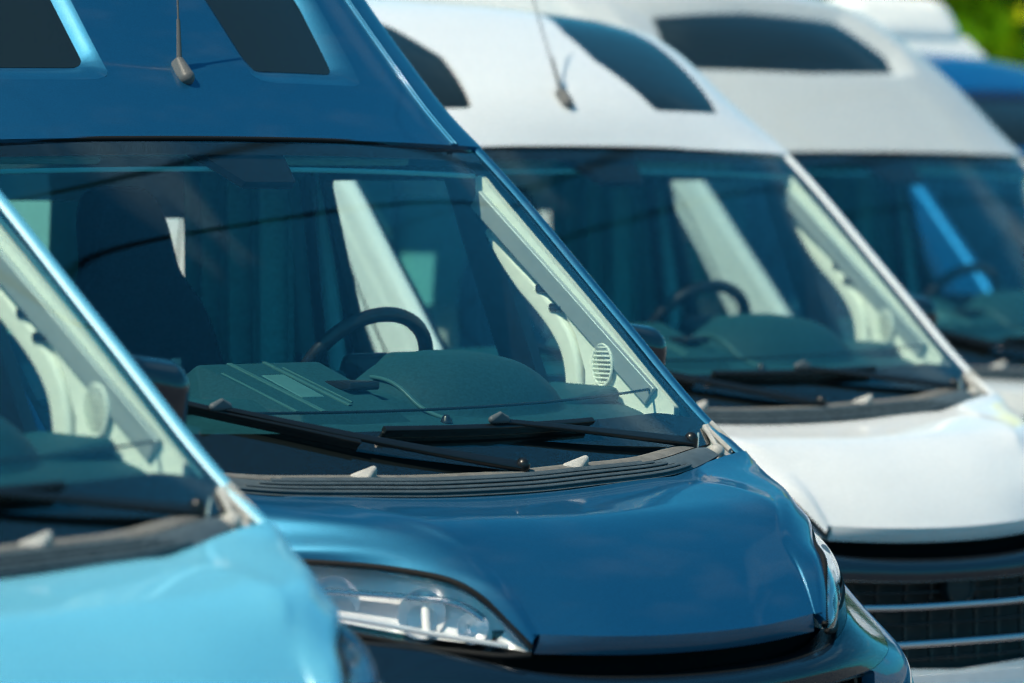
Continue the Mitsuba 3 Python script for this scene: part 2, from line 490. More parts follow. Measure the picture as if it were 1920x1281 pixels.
def dash_mesh():
    xs, ys = np.linspace(0, 1, 70), np.linspace(-.90, .90, 110)
    s, y = np.meshgrid(xs, ys, indexing='ij')
    bow = .20 * (np.abs(y) / .9) ** 2
    x = -.60 - bow + (-1.26 + .12 * (np.abs(y) / .9) ** 2 + .60 + bow) * s
    z = np.interp(s, [0, .1, .35, .6, .85, 1], [1.275, 1.30, 1.345, 1.375, 1.385, 1.36])

    def bump(cy, wy, cx, wx, h, p=2.5):
        a = np.abs((y - cy) / wy) ** p + np.abs((x - cx) / wx) ** p
        return h * np.clip(1 - a, 0, 1) ** .75

    z = z + np.maximum.reduce([bump(.45, .27, -1.10, .22, .115), bump(-.02, .34, -1.12, .22, .03, 3.2), bump(-.55, .3, -1.15, .2, .03)])
    z += .012 * mikit_np(np.stack([x * 5, y * 5, z * 0], -1))
    p = np.stack([x, y, z], -1).reshape(-1, 3)
    nv = len(ys)
    i = np.arange(len(xs) - 1)[:, None] * nv + np.arange(nv - 1)[None]
    q = np.stack([i, i + 1, i + nv + 1, i + nv], -1).reshape(-1, 4)
    f = np.vstack([q[:, [0, 1, 2]], q[:, [0, 2, 3]]])
    m = oriented(trimesh.Trimesh(p, f, process=False), (0, 0, 1))
    return flange(m, .30)


def mikit_np(p):
    return meshkit.fbm(p, 3) - .5


def curtain_mesh(x0, x1, y, z0, z1, folds, amp=.03):
    s = np.linspace(0, 1, folds * 8 + 1)
    x = x0 + (x1 - x0) * s
    off = amp * np.sin(s * folds * 2 * math.pi) + amp * .5 * np.sin(s * folds * 3.7 + 1)
    zz = np.linspace(z0, z1, 6)
    p = np.stack([np.stack([x, y + off * (1 + .2 * (k / 5)), 0 * x + z], 1) for k, z in enumerate(zz)]).reshape(-1, 3)
    n = len(s)
    i = np.arange(5)[:, None] * n + np.arange(n - 1)[None]
    q = np.stack([i, i + 1, i + n + 1, i + n], -1).reshape(-1, 4)
    return trimesh.Trimesh(p, np.vstack([q[:, [0, 1, 2]], q[:, [0, 2, 3]]]), process=False)


def seat_back():
    # captain chair: back and headrest in one shell, leaning rearwards
    rows = []
    for t, w, th in ((0, .47, .14), (.2, .49, .15), (.45, .48, .14), (.68, .45, .12), (.80, .40, .10), (.88, .30, .10), (.94, .27, .11), (1.06, .26, .11), (1.16, .22, .09), (1.20, .14, .06)):
        rows.append((t, w, th))
    path = np.array([(-2.10 - .20 * t, 0, 1.02 + .72 * t) for t, _, _ in rows])
    n = 20
    a = np.arange(n) / n * 2 * math.pi
    v, f = [], []
    for p, (t, w, th) in zip(path, rows):
        c, s = np.sign(np.cos(a)) * np.abs(np.cos(a)) ** .55, np.sign(np.sin(a)) * np.abs(np.sin(a)) ** .55
        v.append(np.stack([p[0] + s * th / 2, c * w / 2, p[2] + 0 * a], 1))
    k = len(rows)
    for i in range(k - 1):
        A, B = np.arange(n) + i * n, np.arange(n) + (i + 1) * n
        f += [np.stack([A, np.roll(A, -1), np.roll(B, -1)], 1), np.stack([A, np.roll(B, -1), B], 1)]
    v = np.vstack(v + [path[:1], path[-1:]])
    A = np.arange(n)
    f += [np.stack([A * 0 + k * n, np.roll(A, -1), A], 1), np.stack([A * 0 + k * n + 1, A + (k - 1) * n, np.roll(A, -1) + (k - 1) * n], 1)]
    m = trimesh.Trimesh(v, np.vstack(f), process=False)
    if m.volume < 0:
        m.invert()
    return m.subdivide_loop(1)


def hl_net(depth, bulge=.014):
    """rows from top to bottom edge, columns from the tip outwards"""
    rows = []
    mid = (HL_TOP + HL_BOT) / 2
    n = np.stack([np.gradient(mid[:, 1]), -np.gradient(mid[:, 0])], 1)
    n /= np.linalg.norm(n, axis=1, keepdims=True)
    for t in (0, .25, .5, .75, 1):
        p = HL_TOP + (HL_BOT - HL_TOP) * t
        q = p.copy()
        k = bulge * 4 * t * (1 - t) - depth
        w = np.clip(np.linalg.norm(HL_TOP - HL_BOT, axis=1) / .1, 0, 1)
        q[:, :2] += n * (k * w)[:, None]
        q[:, 2] = mid[:, 2] + (q[:, 2] - mid[:, 2]) * (1 - .5 * min(depth / .05, 1) * .3)
        rows.append(q)
    return Net(rows)


HL = hl_net(0.0)


def hl_point(u, v, depth):
    p, n = HL(u, v), HL.normal(np.asarray(float(u)), np.asarray(float(v)), (1, .8, .2))
    return p - n * depth, n


def reflector(u, v, depth, r, deep):
    p, n = hl_point(u, v, depth)
    d = np.array([.93, .37, 0.0])
    prof = [(r * math.sqrt(t), -deep * (1 - t)) for t in np.linspace(0.02, 1, 10)]
    m = trimesh.creation.revolve(np.array(prof), sections=24)
    R = trimesh.geometry.align_vectors([0, 0, 1], d)
    m.apply_transform(R)
    m.apply_translation(p)
    return m


def build_van(key, pos, yaw, body, roof='high', dz=0.0, band='gloss_black', label=None, category='camper van', group=None, near=True, lights=True):
    tw = T4().translate([pos[0], pos[1], dz]).rotate([0, 0, 1], math.degrees(yaw))
    labels[key] = {'label': label, 'category': category}
    if group:
        labels[key]['group'] = group
    used = {}

    def part(name, mid, fn, bsdf, smooth=30, parent=None, lab=None):
        base = (key if parent is None else parent) + '__' + name
        k = used.get(base, 0)
        used[base] = k + 1
        kk = base if k == 0 else f'{base}_{k:03d}'
        scene[kk] = {**mesh(mid, fn, smooth), 'bsdf': {'type': 'ref', 'id': bsdf}, 'to_world': tw}
        if lab:
            labels[kk] = {'label': lab}
        return kk

    def both(name, mid, fn, bsdf, smooth=30, parent=None):
        a = part(name, mid + '+', fn, bsdf, smooth, parent)
        b = part(name, mid + '-', lambda: mirror(fn()), bsdf, smooth, parent)
        return a, b

    # --- bonnet, wings, pillars
    part('hood', 'hood', lambda: flange(HOOD.grid(0.03, 6, -8, 8, 66, 150)), body)
    part('hood_lip', 'hood_lip', lambda: flange(HOOD_LIP.grid(0, 2, -1.985, 1.985, 12, 40, (1, 0, 0))), body)
    both('windshield_pillar', 'pillar', lambda: PILLAR.grid(0, 8, 0, 5, 48, 20, (.5, 1, 0)), body)
    # --- windscreen
    wg = part('windshield', 'wind', lambda: WIND.grid(0, 5, -4, 4, 40, 60), 'windshield_glass', True)

    def frit():
        outer = Polygon([(0.0, -4), (5, -4), (5, 4), (0.0, 4)])
        inner = rounded([(0.22, -3.86), (4.60, -3.72), (4.42, -2.6), (4.36, 0), (4.42, 2.6), (4.60, 3.72), (0.22, 3.86)], .16)
        return WIND.panel(outer.difference(inner), .12, depth=.004)
    part('edge_band', 'frit', frit, 'frit_black', True, wg)

    def sensor():
        p = WIND.panel(rounded([(0.04, -.36), (.20, -.26), (.63, -.06), (.63, .43), (0.04, .55)], .03), .1, depth=.012)
        return solid(p, .02)
    part('sensor_housing', 'sensor', sensor, 'frit_black', 30, wg)
    # --- cowl with louvres
    cw = part('cowl', 'cowl', lambda: flange(COWL.grid(0, 3, -6, 6, 12, 72), .03), 'trim_grey')
    for k in range(5):
        u = .40 + .50 * k

        def slat(u=u, k=k):
            v = np.linspace(-4.5 + .22 * k, 4.5 - .22 * k, 60)
            return sweep(COWL(np.full_like(v, u), v) + [.001, 0, .004], rrect(.008, .006, .002), up=(1, 0, 1))
        part('slat', f'slat{k}', slat, 'trim_grey', 30, cw)
    for k in range(4):
        def groove(k=k):
            v = np.linspace(-4.45 + .22 * k, 4.45 - .22 * k, 60)
            return sweep(COWL(np.full_like(v, .65 + .50 * k), v) + [.0005, 0, .001], rrect(.007, .003, .001), up=(1, 0, 1))
        part('groove', f'groove{k}', groove, 'frit_black', 30, cw)

    def shelf():
        r0 = COWL(np.full(61, 3.0), np.linspace(-6, 6, 61)) + [-.004, 0, .001]
        r1 = r0 + [-.022, 0, .007]
        r2 = r0 + [-.10, 0, -.004]
        return Net([r0, r1, r2], res=4).grid(0, 2, 0, 60, 8, 60, (0, 0, 1))
    part('scuttle', 'shelf', shelf, 'cowl_grey')
    for y in (-.28, .33):
        def nozzle(y=y):
            c = COWL(3.0, y / .14)
            return hull([(c[0] - .015, y, c[2] + .000, .012), (c[0] - .012, y + .02, c[2] + .022, .008), (c[0] - .03, y - .02, c[2] + .004, .01), (c[0] - .03, y + .03, c[2] + .002, .01)], 2)
        part('washer_nozzle', f'nozzle{y}', nozzle, 'pale_plastic')

    def corner():
        a = np.array([(-.590, .80, 1.243), (-.600, .86, 1.248), (-.628, .915, 1.256), (-.660, .958, 1.264)])
        b = np.array([(-.640, .815, 1.262), (-.655, .865, 1.275), (-.672, .908, 1.286), (-.688, .944, 1.290)])
        c = np.array([(-.690, .835, 1.272), (-.700, .872, 1.296), (-.712, .902, 1.316), (-.722, .930, 1.324)])
        n = Net([a, b, c]).grid(0, 2, 0, 3, 10, 12, (.5, -.2, 1))
        ribs = [tube([p + (q - p) * t + [0.004, 0, .006] for t in (0.05, .5, .95)], .006, 8, 6) for p, q in ((a[1], c[2]), (a[2], c[2]), (b[0], c[1]), (a[3], c[3]), (a[0], b[0]))]
        return cat(flange(n, .03), *ribs, trimesh.creation.icosphere(2, .018).apply_translation(a[1] * .7 + b[1] * .3 + [0, 0, .008]))
    both('cowl_corner', 'corner', corner, 'pale_plastic')

    # --- wipers: lying near the foot of the glass
    def on_glass(u, v, off):
        u, v = np.asarray(float(u)), np.asarray(float(v))
        return WIND(u, v) + WIND.normal(u, v) * off

    def wiper(a0, tip0, tip1, mid, tag):
        m1 = (a0[0] * .5 + mid[0] * .5 + .02, a0[1] * .5 + mid[1] * .5)
        ak = part('wiper_arm', tag, lambda: cat(
            sweep(smooth_path([on_glass(*a0, .016), on_glass(*m1, .026), on_glass(*mid, .032)], 24), rrect(.021, .013, .004), up=(1, 0, 1), scale=np.linspace(1.25, .6, 24)),
            hull([(*on_glass(*a0, .0), .022), (*on_glass(a0[0] - .03, a0[1], .022), .016)], 2)), 'trim_black')
        pts = np.array([on_glass(tip0[0] + (tip1[0] - tip0[0]) * t, tip0[1] + (tip1[1] - tip0[1]) * t, .022) for t in np.linspace(0, 1, 14)])
        part('blade', tag + 'b', lambda: cat(sweep(pts, rrect(.015, .015, .004), up=(1, 0, 1)), sweep(pts + (on_glass(*mid, .0) - on_glass(*mid, .014)), rrect(.006, .016, .001), up=(1, 0, 1))), 'trim_black', 30, ak)
        c = on_glass(*mid, .036)
        part('clip', tag + 'c', lambda: hull([(c[0], c[1] - .02, c[2], .009), (c[0], c[1] + .02, c[2], .009), (c[0] + .004, c[1], c[2] + .012, .006)], 2), 'trim_grey', 30, ak)

    wiper((4.98, 2.62), (4.46, -.47), (4.51, 1.42), (4.44, .50), 'wiper_a')
    wiper((5.02, .50), (3.95, -2.2), (4.62, -.72), (4.20, -1.62), 'wiper_b')

    # --- roof
    RF = ROOF_HIGH if roof == 'high' else ROOF_MID
    nr = 7
    if roof == 'high':
        rim = rounded([(1.60, .68), (1.60, 2.12), (2.97, 2.37), (4.9, 2.45), (4.9, .62)], .2)
        gls = rounded([(2.06, .80), (2.06, 1.92), (2.97, 2.15), (4.7, 2.22), (4.7, .76)], .13)
    elif roof == 'mid':
        gls = rounded([(1.62, 1.18), (1.62, 2.58), (2.70, 3.05), (4.0, 3.55), (5.1, 3.9), (5.3, 3.7), (5.3, 1.55), (4.3, 1.16), (3.2, .98)], .10)
    outer = Polygon([(0.0, -8), (nr, -8), (nr, 8), (0.0, 8)])
    flip = lambda p: Polygon(np.asarray(p.exterior.coords) * [1, -1])
    if roof == 'high':
        skin = outer.difference(rim).difference(flip(rim))
        hole = rim
    elif roof == 'mid':
        skin = outer.difference(gls.buffer(.02)).difference(flip(gls.buffer(.02)))
        hole = gls
    else:
        gls = roof['window']
        RF = roof['net']
        rim = roof['rim']
        skin = outer.difference(rim)
    rid = roof if isinstance(roof, str) else roof['id']

    def deck():
        return flange(RF.panel(skin, .16, (0, 0, 1)), .012)
    rk = part('roof', 'roof_' + rid, deck, body)

    def top():
        e = RF(np.full(33, float(nr)), np.linspace(-8, 8, 33))
        zc = e[:, 2].mean()
        hole = [(-3.35, -.28), (-3.35, .28), (-4.25, .28), (-4.25, -.28)]
        v, f = trimesh.creation.triangulate_polygon(Polygon(e[:, :2], [hole]), engine='earcut')
        d = np.linalg.norm(np.asarray(v)[:, None] - e[None, :, :2], axis=2)
        z = np.where(d.min(1) < 1e-6, e[d.argmin(1), 2], zc + .03)
        return oriented(trimesh.Trimesh(np.column_stack([v, z]), f, process=False), (0, 0, 1))
    part('roof_deck', 'deck_' + rid, top, body, False, rk)
    zh = float(RF(float(nr), 0.0)[2]) + .02
    part('roof_hatch', f'hatch_{rid}', lambda: Net([[(x, y, zh + .02 + .05 * (1 - (y / .3) ** 2) * (1 - ((x + 3.8) / .47) ** 2)) for y in np.linspace(-.3, .3, 7)] for x in np.linspace(-3.33, -4.27, 7)]).grid(0, 6, 0, 6, 12, 12, (0, 0, 1)), 'lens_clear', True, rk)
    def recess(depth):
            n = 120
            a = [rim.exterior.interpolate(t, normalized=True) for t in np.linspace(0, 1, n, endpoint=False)]
            g2 = gls.buffer(.015)
            b = []
            for p in a:
                q = g2.exterior.interpolate(g2.exterior.project(p))
                b.append((q.x, q.y))
            a = np.array([(p.x, p.y) for p in a])
            b = np.array(b)
            A = RF(a[:, 0], a[:, 1])
            B = RF(b[:, 0], b[:, 1]) - RF.normal(b[:, 0], b[:, 1], (1, 0, 1)) * depth
            Mi = (A + B) / 2 + RF.normal(a[:, 0], a[:, 1], (1, 0, 1)) * depth * .2
            v = np.vstack([A, Mi, B])
            i = np.arange(n)
            j = (i + 1) % n
            f = []
            for o in (0, n):
                f += [np.stack([i + o, j + o, j + o + n], 1), np.stack([i + o, j + o + n, i + o + n], 1)]
            return oriented(trimesh.Trimesh(v, np.vstack(f), process=False), (1, 0, 1))
    if roof == 'high':
        both('window_recess', 'recess', lambda: recess(.030), body, True, rk)
        both('roof_window', 'rw_high', lambda: RF.panel(gls.buffer(.02), .16, (1, 0, 1), depth=.028), 'dark_glass', True)

        def seam(o):
            u = np.linspace(0.0, 6.5, 60)
            v = np.full_like(u, 3.30 + o)
            return sweep(RF(u, v) + RF.normal(u, v, (1, 0, 1)) * .002, circle(.005, 8), up=(0, 1, 0))
        for o in (0, .13):
            both('roof_seam', f'seam{o}', lambda o=o: seam(o), body, True, rk)
    elif roof == 'mid':
        both('roof_window', 'rw_mid', lambda: RF.panel(gls, .16, (1, 0, 1), depth=.002), 'dark_glass', True)
    else:
        part('window_recess', 'recess_' + rid, lambda: recess(.04), body, True, rk)
        part('roof_window', 'rw_' + rid, lambda: RF.panel(gls.buffer(.02), .16, (1, 0, 1), depth=.037), 'dark_glass', True)
    # aerial
    if isinstance(roof, str):
        lean = .04 if roof == 'high' else .47
        ub = 1.76 if roof == 'high' else 1.85
        b = RF(ub, 0.0)
        ak = part('aerial', f'aerial_{rid}', lambda: cat(
            hull([(b[0] + .016, b[1], b[2] - .008, .020), (b[0] - .026, b[1], b[2] + .014, .018), (b[0] - .012, b[1], b[2] + .030, .012)], 2),
            tube([b + [-.012, 0, .02], b + [-.012 - .11 * lean, 0, .13]], .0068, 10, 6, scale=np.linspace(1.1, .7, 6)),
            tube([b + [-.012 - .11 * lean, 0, .12], b + [-.012 - .36 * lean, 0, .36], b + [-.012 - .40 * lean, 0, .40]], .0026, 8, 10),
            trimesh.creation.icosphere(1, .006).apply_translation(b + [-.012 - .41 * lean, 0, .41])), 'aerial_grey', 60)
    # header gap line (rubber)
    part('header_seal', 'seal', lambda: sweep(WIND(np.full(60, -0.0), np.linspace(-4, 4, 60)) + [-.004, 0, .004], circle(.006, 8), up=(1, 0, 1)), 'rubber', True)

    # --- body sides with door windows
    roof_z = 2.0

    def side():
        z = np.linspace(1.262, 1.975, 12)
        front = [(float(pill_x(a)) - .085, a) for a in z]
        poly = [(-.41, .33), (-.41, 1.05), (-.40, 1.11), (-.56, 1.12), (-.70, 1.18)] + front + [(BACK, 1.985), (BACK, .33), (-.36, .33)]
        p = Polygon(poly).buffer(0)
        p = p.difference(Point(-.70, .36).buffer(.41)).difference(Point(-4.2, .36).buffer(.41))
        p = p.difference(rounded(DOOR_WINDOW, .03))
        p = p.difference(rounded([(-2.68, 1.46), (-2.97, 1.46), (-2.97, 1.80), (-2.68, 1.80)], .04))
        return side_panel(p, .07)
    sides = both('side_wall', 'side', side, body)
    for sgn, sk in zip((1, -1), sides):
        mm = (lambda f: f) if sgn > 0 else (lambda f: (lambda: mirror(f())))
        tg = '+' if sgn > 0 else '-'
        part('door_glass', 'dg' + tg, mm(lambda: side_panel(rounded(DOOR_WINDOW, .03).buffer(.015), .08, -.018)), 'side_glass', True)
        part('window_divider', 'div' + tg, mm(lambda: solid(side_panel([(-1.41, 1.285), (-1.29, 1.285), (-1.445, 1.80), (-1.50, 1.89), (-1.62, 1.93), (-1.61, 1.90)], .05, -.022), .03)), 'trim_black')
        part('side_window', 'sw' + tg, mm(lambda: side_panel(rounded([(-2.67, 1.45), (-2.98, 1.45), (-2.98, 1.81), (-2.67, 1.81)], .04), .1, -.015)), 'lens_clear', True)

        def doorframe():
            a = rounded(DOOR_WINDOW, .03).buffer(.02)
            return solid(side_panel(a.difference(rounded(DOOR_WINDOW, .03).buffer(-.012)), .05, -.006), .03)
        part('window_seal', 'ws' + tg, mm(doorframe), 'rubber')
        part('door_handle', 'dh' + tg, mm(lambda: hull([(-2.08, 1.032, 1.12, .014), (-1.86, 1.032, 1.13, .014)], 2)), 'trim_black')

        def gap():
            ln = []
            for xy in ([(-.80, .55), (-.80, 1.05), (-.88, 1.25), (-1.05, 1.42), (-1.30, 1.69), (-1.50, 1.89), (-1.64, 1.955), (-2.19, 1.96)], [(-2.19, .50), (-2.19, 1.95)]):
                q = np.array(xy)
                q = smooth_path(np.column_stack([q[:, 0], q[:, 0] * 0, q[:, 1]]), 20)
                ln.append(sweep(np.column_stack([q[:, 0], side_y(q[:, 0], q[:, 2]) + .0005, q[:, 2]]), circle(.004, 6), up=(1, 0, 0)))
            return cat(*ln)
        part('door_seam', 'seamd' + tg, mm(gap), 'rubber', True, lab=None)
        # mirror
        mk = part('wing_mirror', 'mir' + tg, mm(lambda: hull([(-1.26, 1.12, 1.285, .03), (-1.275, 1.225, 1.305, .03), (-1.25, 1.12, 1.500, .05), (-1.265, 1.205, 1.480, .06), (-1.33, 1.12, 1.29, .02), (-1.335, 1.24, 1.31, .02), (-1.33, 1.125, 1.52, .03), (-1.335, 1.22, 1.505, .035)], 2)), 'gloss_black')
        part('arm', 'mira' + tg, mm(lambda: hull([(-1.22, .985, 1.30, .03), (-1.22, 1.14, 1.32, .03), (-1.17, .985, 1.25, .03)], 2)), 'trim_black', 30, mk)
        part('glass', 'mirg' + tg, mm(lambda: rbox((.004, .125, .19), .0015, (-1.358, 1.18, 1.405))), 'mirror_glass', 30, mk)
        # front wheel and rear wheel
        for wx in (-.70, -4.2):
            wk = part('wheel', f'rim{wx}' + tg, mm(lambda wx=wx: lathe([(.0, .05), (.06, .06), (.08, .03), (.17, .02), (.20, .05), (.215, .06), (.215, -.10), (.0, -.10)], 32, 'y', (wx, .90, .34))), 'silver_grey', 40)
            part('tyre', f'tyre{wx}' + tg, mm(lambda wx=wx: lathe([(.215, .05), (.25, .085), (.32, .085), (.34, .06), (.34, -.11), (.32, -.135), (.25, -.135), (.215, -.10), (.215, .05)], 40, 'y', (wx, .90, .34))), 'rubber', 40, wk)
        part('wheel_arch', 'arch' + tg, mm(lambda: sweep([(-.70 + .40 * math.cos(a), .80, .36 + .40 * math.sin(a)) for a in np.linspace(-.1, math.pi + .1, 24)], rrect(.40, .006, .001), up=(0, 1, 0))), 'trim_black')

    part('floor', 'floor', lambda: cat(rbox((5.2, 1.96, .04), .01, (-3.1, 0, .46)), rbox((.03, 1.7, .85), .01, (-.62, 0, .78)), rbox((.04, 1.94, 1.55), .01, (BACK + .02, 0, 1.2))), 'floor_grey')

    def rear():
        z = np.array([.35, .8, 1.262, 1.6, 1.985])
        y = side_y(np.full(5, BACK), z)
        p = [(b, a) for a, b in zip(z, y)] + [(-b, a) for a, b in zip(z[::-1], y[::-1])]
        m = trimesh.creation.triangulate_polygon(Polygon(p), engine='earcut')
        v = np.asarray(m[0])
        e = RF(np.linspace(0, nr, 12), np.full(12, 8.0))
        q = [(b[1], b[2]) for b in e] + [(-b[1], b[2]) for b in e[::-1]]
        m2 = trimesh.creation.triangulate_polygon(Polygon(q), engine='earcut')
        w = np.asarray(m2[0])
        return cat(trimesh.Trimesh(np.column_stack([np.full(len(v), BACK), v]), m[1], process=False), trimesh.Trimesh(np.column_stack([np.full(len(w), BACK), w]), m2[1], process=False))
    part('rear_panel', 'rear_' + rid, rear, body, False)

    # --- headlights
    if lights:
        for sgn in (1, -1):
            mm = (lambda f: f) if sgn > 0 else (lambda f: (lambda: mirror(f())))
            tg = '+' if sgn > 0 else '-'
            hk = part('headlight', 'hlh' + tg, mm(lambda: hl_net(.050, -.006).grid(0, 4, .15, 6.9, 16, 40, (1, .8, 0))), 'lamp_silver')
            part('lens', 'hll' + tg, mm(lambda: HL.grid(0, 4, 0.02, 7, 20, 50, (1, .8, 0))), 'lens_clear', True, hk)
            part('gasket', 'hlg' + tg, mm(lambda: cat(sweep(smooth_path(HL_TOP, 50) + [-.004, 0, .0], circle(.0075, 8), up=(1, 1, 0)), sweep(smooth_path(HL_BOT, 50) + [-.004, 0, -.004], circle(.007, 8), up=(1, 1, 0)))), 'rubber', True, hk)
            for n_, (u, v, dp, r, dd) in enumerate(((2.5, 1.9, .034, .034, .030), (2.1, 3.1, .030, .052, .050), (2.0, 4.9, .030, .056, .050))):
                part('reflector', f'hlr{n_}' + tg, mm(lambda u=u, v=v, dp=dp, r=r, dd=dd: reflector(u, v, dp, r, dd)), 'bowl_silver', True, hk)

            def wing():
                v = np.linspace(.9, 6.2, 30)
                pts = np.array([hl_point(3.25 + .2 * math.sin(a), a, .018)[0] for a in v])
                return sweep(pts, rrect(.02, .010, .003), up=(0, 0, 1))
            part('trim_wing', 'hlw' + tg, mm(wing), 'lamp_silver', 30, hk)
            part('trim_wing', 'hlx' + tg, mm(lambda: sweep(np.array([hl_point(.75 + .1 * a, a, .03)[0] for a in np.linspace(1.3, 6, 26)]), rrect(.03, .010, .003), up=(0, 0, 1))), 'chrome', 30, hk)
            part('bulb_bar', 'hly' + tg, mm(lambda: tube([hl_point(.6, 3.0, .035)[0], hl_point(3.2, 3.05, .035)[0]], .009, 10, 6)), 'plastic_white', 30, hk)

    # --- front end: dark slot, band, grille, bumper
    full = Polygon([(1.02, -6), (6, -6), (6, 6), (1.02, 6)])
    open_ = rounded([(3.02, -2.75), (3.02, 2.75), (4.6, 2.55), (4.75, 0), (4.6, -2.55)], .12)
    bandp = Polygon([(1.02, -4.7), (2.3, -4.6), (2.75, -3.6), (3.0, -2.76), (3.0, 2.76), (2.75, 3.6), (2.3, 4.6), (1.02, 4.7)])
    part('bumper', 'bumper', lambda: flange(BUMPER.panel(full.difference(open_).difference(bandp.buffer(.012)), .14, (1, 0, 0)), .03), body)
    part('bumper_ledge', 'ledge', lambda: BUMPER.grid(0, 1.0, -6, 6, 6, 60, (0, 0, 1)), 'trim_black')
    part('grille_band', 'band', lambda: flange(BUMPER.panel(bandp, .12, (1, 0, 0)), .02), band)
    part('slot_backing', 'slot', lambda: Net([[(.19, 0, .96), (.18, .25, .965), (.14, .45, .975)], [(.17, 0, .80), (.16, .25, .80), (.12, .45, .80)]], sym=True).grid(0, 1, -2, 2, 2, 20, (1, 0, 0)), 'frit_black', True)
    gk = part('grille', 'grille_back', lambda: BUMPER.panel(open_.buffer(.1), .2, (1, 0, 0), depth=.065), 'grille_grey', True)
    for k in range(6):
        u = (3.14, 3.42, 3.70, 4.03, 4.34, 4.56)[k]
        chrome = k in (2, 4)

        def bar(u=u, k=k, chrome=chrome):
            v = np.linspace(-2.72 + .02 * k, 2.72 - .02 * k, 50)
            uu = np.full_like(v, u)
            return sweep(BUMPER(uu, v) - BUMPER.normal(uu, v, (1, 0, 0)) * (.006 if chrome else .03), circle(.010, 12) if chrome else rrect(.014, .007, .003), up=(0, 0, 1))
        part('chrome_bar' if chrome else 'grille_bar', f'bar{k}', bar, 'chrome' if chrome else 'trim_black', 30, gk)
    for k in range(-6, 7):
        v = k * .43

        def ver(v=v):
            u = np.linspace(3.05, 4.62, 8)
            vv = np.full_like(u, v)
            return sweep(BUMPER(u, vv) - BUMPER.normal(u, vv, (1, 0, 0)) * .036, rrect(.010, .010, .002), up=(1, 0, 0))
        part('grille_upright', f'ver{k}', ver, 'trim_black', 30, gk)
    e = BUMPER(3.28, 0.0)

    def badge():
        return lathe([(0, .004), (.038, .002), (.043, .008), (.050, .006), (.052, -.004), (.052, -.03), (0, -.03)], 36, 'x', (e[0] - .012, 0, e[2]))
    part('badge', 'badge', badge, 'grille_grey', 35, gk)
    part('lower_bumper', 'lowb', lambda: flange(Net([
        [(.318, 0, .560), (.308, .20, .560), (.278, .43, .575), (.212, .63, .670), (.080, .81, .790), (-.10, .945, .845)],
        [(.335, 0, .52), (.325, .20, .52), (.294, .43, .53), (.226, .64, .61), (.092, .825, .72), (-.10, .962, .77)],
        [(.330, 0, .40), (.320, .20, .40), (.288, .43, .40), (.224, .64, .42), (.090, .84, .45), (-.10, .98, .48)]], sym=True).grid(0, 2, -5, 5, 12, 60, (1, 0, 0)), .03), 'silver_grey')

    # --- interior
    dk = part('dashboard', 'dash', dash_mesh, 'dash_grey', 40)
    part('instrument_hood', 'binn', lambda: hull([(-1.22, .30, 1.40, .03), (-1.22, .62, 1.40, .03), (-1.20, .36, 1.462, .03), (-1.20, .56, 1.462, .03), (-1.05, .40, 1.45, .03), (-1.05, .52, 1.45, .03)], 2), 'dash_grey', 40, dk)
    def dplane(x):
        return 1.474 + (x + 1.20) * (-.30)
    part('dash_module', 'dmod', lambda: hull([(-1.20, -.20, 1.452, .022), (-1.20, .13, 1.452, .022), (-.88, -.16, dplane(-.88) - .022, .022), (-.88, .10, dplane(-.88) - .022, .022), (-1.26, -.22, 1.41, .02), (-1.26, .16, 1.41, .02), (-.84, -.18, 1.31, .02), (-.84, .14, 1.31, .02), (-1.1, -.26, 1.39, .02), (-1.1, .20, 1.39, .02)], 2), 'dash_grey', 40, dk)
    for k, (y, xa, xb, w) in enumerate(((-.180, -1.14, -.88, .009), (-.112, -1.20, -.87, .016), (-.012, -1.20, -.90, .012), (.010, -1.16, -.92, .005))):
        part('dash_strip', f'dstrip{k}', lambda y=y, xa=xa, xb=xb, w=w: sweep(smooth_path([(x, y + (x + 1.05) * .06, dplane(x) + .001 - .02 * abs(y + .03)) for x in np.linspace(xa, xb, 5)], 20), rrect(w, .008, .002)), 'dash_strip', 40, dk)
    part('dash_tray', 'dtray', lambda: rbox((.16, .065, .008), .003).apply_transform(trimesh.transformations.rotation_matrix(.29, [0, 1, 0])).apply_translation((-1.04, -.06, dplane(-1.04) - .001)), 'dash_light', 40, dk)
    part('hood_trim', 'dhood', lambda: sweep(smooth_path([(x, .215 + (x + 1.1) * .10, dash_z(x, .215 + (x + 1.1) * .10) + .004) for x in np.linspace(-1.10, -.84, 6)], 20), rrect(.012, .008, .003)), 'dash_strip', 40, dk)
    part('air_vent', 'dvent', lambda: rbox((.10, .09, .02), .006, (-1.02, .095, dplane(-1.02) + .006)), 'trim_black', 40, dk)
    part('sensor_knob', 'dknob', lambda: hull([(-.83, .22, dash_z(-.83, .22), .014), (-.83, .22, dash_z(-.83, .22) + .01, .010)], 2), 'trim_black', 40, dk)
    for s in (-1, 1):
        part('dash_end', f'dend{s}', lambda s=s: hull([(-.98, s * .85, 1.385, .02), (-1.2, s * .86, 1.39, .02), (-1.2, s * .70, 1.37, .02), (-.98, s * .70, 1.36, .02), (-1.24, s * .86, 1.2, .02)], 2), 'dash_grey', 40, dk)
    # steering wheel
    c, upv = np.array([-1.40, .42, 1.42]), np.array([.53, 0, .85])

    def rim_pts(r, n=60):
        a = np.arange(n) / n * 2 * math.pi
        return c + np.cos(a)[:, None] * r * np.array([0, 1, 0]) + np.sin(a)[:, None] * r * upv
    axis = np.cross([0, 1, 0], upv)
    sk = part('steering_wheel', 'steer', lambda: sweep(rim_pts(.186), circle(.018, 12), closed=True, up=axis), 'trim_black', True)
    part('hub', 'steerh', lambda: hull([(*(c + upv * .05 + [0, .05, 0]), .022), (*(c + upv * .05 - [0, .05, 0]), .022), (*(c - upv * .07), .03), (*(c + axis * .04), .03), (*(c - axis * .04), .03)], 2), 'trim_black', 30, sk)
